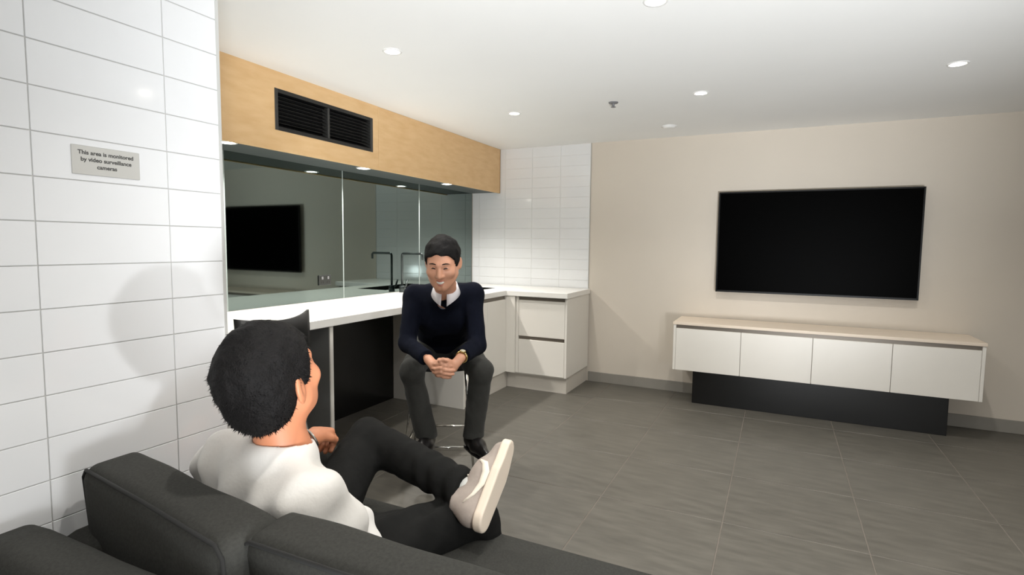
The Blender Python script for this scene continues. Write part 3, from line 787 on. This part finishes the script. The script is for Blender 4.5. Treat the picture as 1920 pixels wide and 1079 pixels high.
def neck1(P):
    return rc(P, J['neck'] + A3((0, 0, -0.04)), J['head'] - H1[2] * 0.055 * S1 - H1[1] * 0.03, 0.058, 0.054)
def bodyf1(P):
    d = head_d(P, J['head'], H1, S1)
    d = smin(d, neck1(P), 0.03)
    d = smin(d, torso1(P, -0.014), 0.04)
    d = smin(d, arms1(P, -0.012), 0.02)
    d = smin(d, legs1(P, -0.014), 0.03)
    d = np.minimum(d, hands1(P))
    for a, f in FEET1: d = smin(d, rc(P, a + A3((0, 0, -0.04)), a + f * 0.13 + A3((0, 0, -0.062)), 0.030, 0.022), 0.02)
    return d
FEET1 = []
for a, f in ((J['anR'], A3((0.42, -0.90, 0))), (J['anL'], A3((0.80, -0.60, 0)))):
    FEET1.append((a, f / np.linalg.norm(f)))
LO1, HI1 = (-2.12, 1.98, 0.10), (-1.12, 3.0, 1.46)
sdf('body', bodyf1, LO1, HI1, 0.0040, M['skin1'], p1)
def sweater1(P):
    d = smin(torso1(P, 0.004), arms1(P, 0.004, 0.006), 0.025)
    d = d + wob(P, 38, 0.0035, 4) + wob(P, 80, 0.0015, 5)
    # neckline
    n0 = J['neck'] + A3((0, 0, 0.05)); n1 = chest + body_f * 0.13 + A3((0, 0, 0.035))
    d = smax(d, -rc(P, n0, n1, 0.080, 0.018), 0.006)
    d = smax(d, -rc(P, n0, n0 + A3((0, 0, 0.1)), 0.080, 0.09), 0.006)
    ax = (chest - mid) / np.linalg.norm(chest - mid)
    hem = (P - (mid + ax * 0.055)) @ (-ax)
    near = np.minimum(np.linalg.norm(P - J['elR'], axis=1), np.linalg.norm(P - J['elL'], axis=1))
    arm = arms1(P, 0.004, 0.006)
    keep = np.where(arm < 0.014, -1.0, hem)
    d = np.maximum(d, keep)
    for w, e in (('wrR', 'elR'), ('wrL', 'elL')):
        a = J[w] - J[e]; a = a / np.linalg.norm(a)
        c = (P - (J[w] - a * 0.030)) @ a
        d = np.where(np.linalg.norm(P - J[w], axis=1) < 0.11, np.maximum(d, c), d)
    return d
sdf('sweater', sweater1, (-2.08, 2.1, 0.66), (-1.2, 2.95, 1.2), 0.0045, M['sweater'], p1)
def shirt1(P):
    d = torso1(P, -0.004)
    d = np.maximum(d, np.linalg.norm(P - (J['neck'] + body_f * 0.05), axis=1) - 0.13)
    d = smax(d, -rc(P, J['neck'] + A3((0, 0, 0.0)), J['neck'] + body_f * 0.075 + A3((0, 0, 0.01)), 0.062, 0.034), 0.005)
    return d
sdf('shirt', shirt1, (-1.75, 2.15, 0.85), (-1.3, 2.65, 1.2), 0.004, M['shirt1b'], p1)
# turned-down collar: two wings folded round the neck
def wing(s):
    bm = bmesh.new(); n = 9; rows = []
    c = J['neck'] + A3((0, 0, 0.0))
    for i in range(n):
        a = math.radians(150 - i * 150 / (n - 1) * 0.92)        # from the nape round to the throat
        rad = A3(body_f) * math.cos(a) + A3(lat) * s * math.sin(a)
        t = i / (n - 1)
        top = c + rad * (0.061 - 0.004 * t) + A3((0, 0, 0.045 - 0.045 * t)) + body_f * 0.02 * t
        mid_ = c + rad * (0.067) + A3((0, 0, 0.030 - 0.055 * t)) + body_f * 0.028 * t
        low = c + rad * (0.078 - 0.002 * t) + A3((0, 0, 0.002 - 0.085 * t ** 1.4)) + body_f * 0.042 * t ** 1.5
        rows.append([bm.verts.new(v) for v in (top, mid_, low)])
    for A, B in zip(rows, rows[1:]):
        for k in range(2): bm.faces.new((A[k], A[k + 1], B[k + 1], B[k]))
    bmesh.ops.recalc_face_normals(bm, faces=bm.faces)
    bmesh.ops.solidify(bm, geom=bm.faces[:], thickness=0.003)
    bmesh.ops.recalc_face_normals(bm, faces=bm.faces)
    return link('collar', bm_mesh('collar', bm), M['shirt1'], p1, loc=(0, 0, 0), smooth=True)
wing(1); wing(-1)
def trousers1(P):
    d = legs1(P, 0.006, 0.016)
    d = smin(d, rc(P, mid + body_r * 0.05, mid - body_r * 0.05, 0.115, 0.115), 0.04)
    d = smin(d, rc(P, mid, mid * 0.6 + waist * 0.4, 0.112, 0.098), 0.05)
    d = d + wob(P * A3((1, 1, 0.6)), 34, 0.004, 9) + wob(P, 75, 0.0018, 10)
    d = np.maximum(d, 0.262 - P[:, 2])
    return d
sdf('trousers', trousers1, (-2.12, 2.22, 0.2), (-1.24, 3.0, 1.0), 0.0048, M['trouser1'], p1)
for a, f in FEET1:
    sidev = np.cross(f, A3((0, 0, 1)))
    z0 = a[2] - 0.090
    def shoe(P, a=a, f=f, sidev=sidev, z0=z0):
        b = A3((a[0], a[1], z0))
        d = rc(P, b - f * 0.035 + A3((0, 0, 0.045)), b + f * 0.06 + A3((0, 0, 0.035)), 0.038, 0.040)
        d = smin(d, rc(P, b + f * 0.06 + A3((0, 0, 0.030)), b + f * 0.175 + A3((0, 0, 0.018)), 0.040, 0.024), 0.03)
        d = smin(d, rc(P, b - f * 0.02 + A3((0, 0, 0.04)), b + f * 0.0 + A3((0, 0, 0.085)), 0.036, 0.036), 0.03)
        d = np.maximum(d, z0 + 0.004 - P[:, 2]); return d
    so_ = sdf('shoe', shoe, (a[0] - .28, a[1] - .28, z0 - .03), (a[0] + .28, a[1] + .28, z0 + .16), 0.004, M['leather'], p1)
    def solef(P, a=a, f=f, z0=z0):
        b = A3((a[0], a[1], z0))
        d = np.minimum(rc(P, b - f * 0.035, b + f * 0.06, 0.040, 0.042), rc(P, b + f * 0.06, b + f * 0.178, 0.042, 0.027))
        return np.maximum(d, np.abs(P[:, 2] - z0) - 0.007)
    so2 = link('sole', sdf_mesh('sole', solef, (a[0] - .28, a[1] - .28, z0 - .03), (a[0] + .28, a[1] + .28, z0 + .06), 0.004), M['leather'], so_, loc=(0, 0, 0), smooth=True)
hm = sdf('hair', lambda P: hair_d(P, J['head'], H1, S1, 0.012, -0.060, 0.078, 2, 0.003), J['head'] - 0.2, J['head'] + 0.2, 0.0038, M['hair'], p1)
strands('hair_tufts', hm.data, J['head'], H1, S1, 2600, 0.010, 0.0012, 5, M['hair'], hm)
def hp(x, y, z): return J['head'] + S1 * (x * H1[0] + y * H1[1] + z * H1[2])
for s in (-1, 1):
    tube('eye', [hp(s * (0.019 + 0.024 * t), 0.0885 - 0.007 * t - 0.003 * (t - .5) ** 2, 0.0035 + 0.005 * math.sin(math.pi * t) - 0.002 * t) for t in (0, .25, .5, .75, 1)], [0.0018, 0.0038, 0.0044, 0.0038, 0.0018], M['eye'], p1, n=8)
    tube('eyebrow', [hp(s * (0.014 + 0.034 * t), 0.0945 - 0.014 * t * t, 0.0285 + 0.005 * math.sin(3.0 * t) - 0.003 * t) for t in (0, .25, .5, .75, 1)], [0.0014, 0.0026, 0.0028, 0.0024, 0.0012], M['hair'], p1, n=8)
def mouth_arc(z_mid, z_end, y0, w, n=9):
    return [hp(w * u, y0 - 0.030 * u * u, z_mid + (z_end - z_mid) * u * u) for u in [(-1 + 2 * i / (n - 1)) for i in range(n)]]
tube('lip', mouth_arc(-0.056, -0.043, 0.0945, 0.036, 11), [0.001, 0.002, 0.0026, 0.003, 0.0034, 0.0034, 0.0034, 0.003, 0.0026, 0.002, 0.001], M['lip'], p1, n=8)
tube('lip', mouth_arc(-0.0785, -0.044, 0.0915, 0.036, 11), [0.001, 0.002, 0.003, 0.0036, 0.0042, 0.0045, 0.0042, 0.0036, 0.003, 0.002, 0.001], M['lip'], p1, n=8)
tube('teeth', mouth_arc(-0.0655, -0.045, 0.0895, 0.032, 11), [0.001, 0.0034, 0.0055, 0.0070, 0.0080, 0.0085, 0.0080, 0.0070, 0.0055, 0.0034, 0.001], M['teeth'], p1, n=10)
# watch on his left wrist
wa = J['wrL'] - J['elL']; wa = wa / np.linalg.norm(wa); wc = J['wrL'] - wa * 0.012
wu = np.cross(wa, A3((0, 0, 1))); wu /= np.linalg.norm(wu); wv = np.cross(wu, wa)
wt = tube('watch', [wc + 0.0275 * (math.cos(t) * wu + math.sin(t) * wv) for t in [2 * math.pi * i / 20 for i in range(20)]], 0.0055, M['gold'], p1, n=8, closed=True)
dirn = (0.65 * body_f + 0.75 * A3((0, 0, 1))); dirn = dirn - (dirn @ wa) * wa; dirn /= np.linalg.norm(dirn)
cse = tube('watch_case', [wc + dirn * 0.027, wc + dirn * 0.036], 0.015, M['gold'], None, n=20); cse.parent = wt; cse.location = (0, 0, 0)
cse2 = tube('watch_dial', [wc + dirn * 0.036, wc + dirn * 0.0368], 0.0125, M['dial'], None, n=20); cse2.parent = wt; cse2.location = (0, 0, 0)
for o_ in (cse, cse2): o_.location = (0, 0, 0)

# ---- the man on the sofa
K = {k: A3(v) for k, v in dict(head=(-1.000, 0.840, 1.014), neck=(-0.998, 0.856, 0.868), shL=(-1.185, 0.862, 0.785), shR=(-0.856, 0.810, 0.768), elL=(-1.335, 1.030, 0.650), wrL=(-1.258, 1.190, 0.722),
     haL=(-1.290, 1.270, 0.712), elR=(-0.850, 0.930, 0.570), wrR=(-1.090, 1.010, 0.630), hipL=(-1.130, 1.070, 0.500), hipR=(-0.985, 1.040, 0.500), knL=(-1.231, 1.418, 0.655), anL=(-0.815, 1.352, 0.592),
     knR=(-0.805, 1.400, 0.490), anR=(-0.750, 1.530, 0.090)).items()}
p2 = thing('person', 'man in white t-shirt and black jeans on the sofa, seen from behind', 'person', (-0.92, 1.08, 0))
S2 = 1.05
H2 = frame_of((-0.17, 0.93, 0.33))
tr = K['shR'] - K['shL']; tr = A3((tr[0], tr[1], 0)); tr /= np.linalg.norm(tr); tf = np.cross(A3((0, 0, 1)), tr)
mid2 = (K['hipL'] + K['hipR']) / 2
ch2 = (K['shL'] + K['shR']) / 2 + A3((0, 0.055, -0.125))
def torso2(P, e):
    d = rc(P, mid2 - tr * 0.055, ch2 - tr * 0.085, 0.105 + e, 0.108 + e)
    d = smin(d, rc(P, mid2 + tr * 0.055, ch2 + tr * 0.085, 0.105 + e, 0.108 + e), 0.06)
    d = smin(d, rc(P, K['shL'] + tr * 0.02, K['shR'] - tr * 0.02, 0.062 + e, 0.062 + e), 0.07)
    d = smin(d, rc(P, K['neck'] + A3((0, 0.01, -0.035)), (K['shL'] + K['shR']) / 2 + A3((0, 0.02, -0.02)), 0.060 + e, 0.085 + e), 0.07)
    return d
def uarm2(P, e):
    return np.minimum(rc(P, K['shL'], K['elL'], 0.054 + e, 0.043 + e), rc(P, K['shR'], K['elR'], 0.054 + e, 0.043 + e))
def larm2(P, e):
    return np.minimum(rc(P, K['elL'], K['wrL'], 0.042 + e, 0.027 + e), rc(P, K['elR'], K['wrR'], 0.042 + e, 0.027 + e))
def legs2(P, e, cut=0.0, hem=None):
    d = None
    for h, k, a in (('hipL', 'knL', 'anL'), ('hipR', 'knR', 'anR')):
        x = rc(P, K[h], K[k], 0.085 + e, 0.060 + e)
        x = smin(x, rc(P, K[k], K[a], 0.058 + e, 0.038 + e + cut), 0.03)
        if hem is not None and h == 'hipL':
            u = K[a] - K[k]; u = u / np.linalg.norm(u)
            x = np.maximum(x, (P - (K[a] + u * hem)) @ u)
        d = x if d is None else smin(d, x, 0.012)
    return d
FD = A3((0.0, 0.150, 0.130)); FD /= np.linalg.norm(FD)           # toe direction of the crossed foot
def hand2(P, w, h, out):
    f = h - w; f = f / np.linalg.norm(f)
    up_ = A3((0, 0, 1)); up_ = up_ - (up_ @ f) * f; up_ /= np.linalg.norm(up_)
    s = np.cross(f, up_)                                          # towards his right
    d = rc(P, w, w + f * 0.03, 0.026, 0.024)
    for k in range(4):
        t = k - 1.5
        kn = w + f * (0.092 - 0.004 * abs(t + 0.3)) + s * t * 0.0195 + up_ * 0.004
        d = smin(d, rc(P, w + f * 0.02 + s * t * 0.010, kn, 0.018, 0.0125), 0.014)
        L = (0.85, 1.0, 1.06, 0.97)[k] if out > 0 else (0.97, 1.06, 1.0, 0.85)[k]
        pts = [kn, kn + (f * 0.026 - up_ * 0.024) * L, kn + (f * 0.022 - up_ * 0.050) * L, kn + (f * 0.004 - up_ * 0.064) * L]
        d = smin(d, finger(P, pts, 0.0102, 0.008), 0.004)
    th = [w + f * 0.028 + s * out * 0.022, w + f * 0.060 + s * out * 0.040 - up_ * 0.010, w + f * 0.090 + s * out * 0.042 - up_ * 0.022, w + f * 0.106 + s * out * 0.034 - up_ * 0.032]
    return smin(d, finger(P, th, 0.0135, 0.009), 0.008)
def bodyf2(P):
    d = head_d(P, K['head'], H2, S2)
    d = smin(d, rc(P, K['neck'] + A3((0, 0.02, -0.05)), K['head'] - H2[2] * 0.06 - H2[1] * 0.022, 0.058, 0.054), 0.03)
    d = smin(d, torso2(P, -0.016), 0.035)
    d = smin(d, smin(uarm2(P, -0.010), larm2(P, -0.004), 0.02), 0.03)
    d = smin(d, legs2(P, -0.014), 0.03)
    d = smin(d, hand2(P, K['wrL'], K['haL'], 1), 0.008)
    d = smin(d, hand2(P, K['wrR'], K['wrR'] + A3((-0.07, 0.02, 0.0)), -1), 0.008)
    d = smin(d, rc(P, K['anL'], K['anL'] + A3((0.06, 0, 0.0)), 0.032, 0.030), 0.02)
    d = smin(d, rc(P, K['anL'] + A3((0.06, 0, 0)) - FD * 0.04, K['anL'] + A3((0.075, 0, 0)) + FD * 0.13, 0.030, 0.022), 0.02)
    d = smin(d, rc(P, K['anR'] + A3((0, -0.02, -0.03)), K['anR'] + A3((0.02, 0.13, -0.055)), 0.032, 0.024), 0.02)
    return d
LO2, HI2 = (-1.46, 0.60, 0.0), (-0.50, 1.84, 1.24)
sdf('body', bodyf2, LO2, HI2, 0.0042, M['skin2'], p2)
def tee2(P):
    d = torso2(P, 0.010)
    ax = (ch2 - mid2) / np.linalg.norm(ch2 - mid2)
    sl = None
    for s, e in (('shL', 'elL'), ('shR', 'elR')):
        a = K[e] - K[s]; x = rc(P, K[s], K[s] + a * 0.80, 0.060, 0.066)
        a = a / np.linalg.norm(a)
        x = np.maximum(x, (P - (K[s] + a * 0.21)) @ a)
        sl = x if sl is None else np.minimum(sl, x)
    d = smin(d, sl, 0.045)
    # drapes: ridges that run down the back and gather at the left sleeve
    u = (P - K['neck']) @ tr; w = P[:, 2]
    left = np.clip((-u - 0.06) / 0.10, 0, 1)
    fold = np.sin(u * 62 + w * 34 + 1.2 * np.sin(w * 21)) * (0.0045 + 0.011 * left) + np.sin(u * 30 - w * 56 + 2 * np.sin(u * 14)) * 0.0045
    d = d + fold * np.clip((K['neck'][2] - 0.02 - w) / 0.08, 0, 1) + wob(P, 44, 0.005, 21)
    n0 = K['neck'] + A3((0, 0.012, 0.035))
    d = smax(d, -rc(P, n0 + A3((0, 0.0, -0.020)), n0 + A3((0, 0.01, 0.10)), 0.0655, 0.085), 0.005)
    d = np.maximum(d, (P - (mid2 + ax * 0.0)) @ (-ax))
    return d
sdf('t_shirt', tee2, (-1.46, 0.64, 0.42), (-0.56, 1.3, 0.96), 0.0040, M['tee'], p2)
def jeans2(P):
    d = legs2(P, 0.006, 0.014, 0.012)
    d = smin(d, rc(P, mid2 - tr * 0.06, mid2 + tr * 0.06, 0.110, 0.110), 0.04)
    d = d + wob(P, 36, 0.004, 31) + wob(P, 78, 0.0022, 32)
    # bunching towards the hem of the crossed leg and behind the knees
    t = (P - K['knL']) @ (K['anL'] - K['knL']) / ((K['anL'] - K['knL']) @ (K['anL'] - K['knL']))
    d = d + np.clip((t - 0.45) * 2, 0, 1) * 0.005 * np.sin(t * 44 + P[:, 2] * 30) * (np.linalg.norm(P - K['anL'], axis=1) < 0.3)
    d = np.maximum(d, 0.085 - P[:, 2])
    return d
sdf('jeans', jeans2, (-1.40, 0.90, 0.04), (-0.54, 1.76, 0.80), 0.0046, M['jeans'], p2)
# sneaker on the crossed foot: heel towards the viewer, sole turned outwards
def sneaker(c, R, name_parent):
    """R rows: side (away from the sole's inner edge), toe direction, up out of the shoe; c = middle of the sole"""
    R = np.array(R); L = lambda P: (P - c) @ R.T
    def up_f(P):
        q = L(P)
        d = rc(q, (0, -0.095, 0.036), (0, 0.02, 0.034), 0.037, 0.040)
        d = smin(d, rc(q, (0, 0.02, 0.034), (0.004, 0.105, 0.020), 0.041, 0.030), 0.03)
        d = smin(d, rc(q, (0, -0.085, 0.05), (0, -0.072, 0.092), 0.035, 0.036), 0.03)
        d = smin(d, rc(q, (0, -0.04, 0.06), (0, 0.04, 0.055), 0.033, 0.026), 0.03)
        d = np.maximum(d, 0.010 - q[:, 2]); d = np.maximum(d, q[:, 2] - 0.105 + 0.25 * np.maximum(0, q[:, 1] + 0.06))
        return d
    def so_f(P):
        q = L(P); q0 = q.copy(); q0[:, 2] = 0
        d = np.minimum(rc(q0, (0, -0.098, 0), (0, 0.03, 0), 0.040, 0.046), rc(q0, (0, 0.03, 0), (0.004, 0.112, 0), 0.046, 0.034))
        return smax(d, np.abs(q[:, 2] - 0.004 - 0.06 * np.maximum(0, q[:, 1] - 0.06)) - 0.014, 0.006)
    lo, hi = c - 0.2, c + 0.2
    o = sdf('sneaker', up_f, lo, hi, 0.0036, M['suede'], name_parent)
    link('sole', sdf_mesh('sole', so_f, lo, hi, 0.0036), M['sole'], o, loc=(0, 0, 0), smooth=True)
    # curved side flash on both flanks
    for sx in (-1, 1):
        top = [(-0.085, 0.062), (-0.055, 0.044), (-0.02, 0.036), (0.012, 0.037), (0.035, 0.047), (0.046, 0.062)]
        bot = [(-0.087, 0.059), (-0.057, 0.034), (-0.02, 0.019), (0.018, 0.017), (0.046, 0.033), (0.052, 0.060)]
        bm = bmesh.new(); rows = []
        allp = []
        for (y0, z0), (y1, z1) in zip(top, bot):
            row = []
            for (y, z) in ((y0, z0), ((y0 + y1) / 2, (z0 + z1) / 2), (y1, z1)):
                x = 0.06
                for _ in range(60):           # walk inwards until the upper is met
                    p = c + R.T @ np.array([sx * x, y, z])
                    if up_f(p[None])[0] < 0.0012: break
                    x -= 0.001
                row.append(bm.verts.new(c + R.T @ np.array([sx * x, y, z])))
            rows.append(row)
        for A, B in zip(rows, rows[1:]):
            for k in range(2): bm.faces.new((A[k], A[k + 1], B[k + 1], B[k]))
        bmesh.ops.recalc_face_normals(bm, faces=bm.faces)
        bmesh.ops.solidify(bm, geom=bm.faces[:], thickness=0.0016)
        bmesh.ops.recalc_face_normals(bm, faces=bm.faces)
        w = link('side_flash', bm_mesh('side_flash', bm), M['swoosh'], o, loc=(0, 0, 0), smooth=True)
    lace = None
    for k in range(5):
        y = 0.045 - k * 0.016; zc = 0.060 + k * 0.0052
        tube('lace', [c + R.T @ np.array([u * 0.024, y + 0.004 * u, zc + 0.022 - 0.010 * u * u - 0.002]) for u in (-1, -.5, 0, .5, 1)], 0.0026, M['swoosh'], o, n=6)
    return o
def ortho(toe, sole_out):
    t = A3(toe) / np.linalg.norm(toe); u = -A3(sole_out); u = u - (u @ t) * t; u /= np.linalg.norm(u)
    return np.array([np.cross(t, u), t, u])
sneaker(K['anL'] + A3((0.098, 0.0, -0.004)) + FD * 0.035, ortho(FD, (1.0, 0.0, -0.12)), p2)
sneaker(K['anR'] + A3((0.005, 0.05, -0.072)), ortho((0.15, 1.0, 0), (0, 0, -1)), p2)
tube('sock', [K['anL'] - A3((0.02, 0, 0)), K['anL'] + A3((0.045, 0.0, 0.004))], [0.037, 0.036], M['sock'], p2, n=16)
hm2 = sdf('hair', lambda P: hair_d(P, K['head'], H2, S2, 0.015, -0.088, 0.080, 12, 0.003, 0.018), K['head'] - 0.2, K['head'] + 0.2, 0.0034, M['hair'], p2)
strands('hair_tufts', hm2.data, K['head'], H2, S2, 12000, 0.013, 0.0010, 15, M['hair'], hm2)
# bracelets on his left wrist
fa = K['wrL'] - K['elL']; fa /= np.linalg.norm(fa); fu = np.cross(fa, A3((0, 0, 1))); fu /= np.linalg.norm(fu); fv = np.cross(fu, fa)
for k, (o_, mm) in enumerate(((-0.020, 'bead'), (-0.008, 'bead'), (0.004, 'bead2'))):
    cc = K['wrL'] + fa * o_
    tube('bracelet', [cc + 0.030 * (math.cos(t) * fu + math.sin(t) * fv) + fa * 0.004 * math.sin(t + k) for t in [2 * math.pi * i / 24 for i in range(24)]], 0.0036, M[mm], p2, n=8, closed=True)
hq = lambda x, y, z: K['head'] + S2 * (x * H2[0] + y * H2[1] + z * H2[2])
for s in (-1, 1):
    tube('eye', [hq(s * (0.019 + 0.024 * t), 0.0885 - 0.007 * t, 0.0035 + 0.003 * math.sin(math.pi * t)) for t in (0, .25, .5, .75, 1)], [0.0015, 0.0035, 0.0042, 0.0035, 0.0014], M['eye'], p2, n=8)
    tube('eyebrow', [hq(s * (0.014 + 0.034 * t), 0.0945 - 0.014 * t * t, 0.024 + 0.006 * math.sin(2.2 * t)) for t in (0, .25, .5, .75, 1)], [0.002, 0.0034, 0.0034, 0.003, 0.0015], M['hair'], p2, n=8)
tube('lip', [hq(0.024 * u, 0.0945 - 0.022 * u * u, -0.060) for u in (-1, -.5, 0, .5, 1)], [0.001, 0.004, 0.005, 0.004, 0.001], M['lip'], p2, n=8)
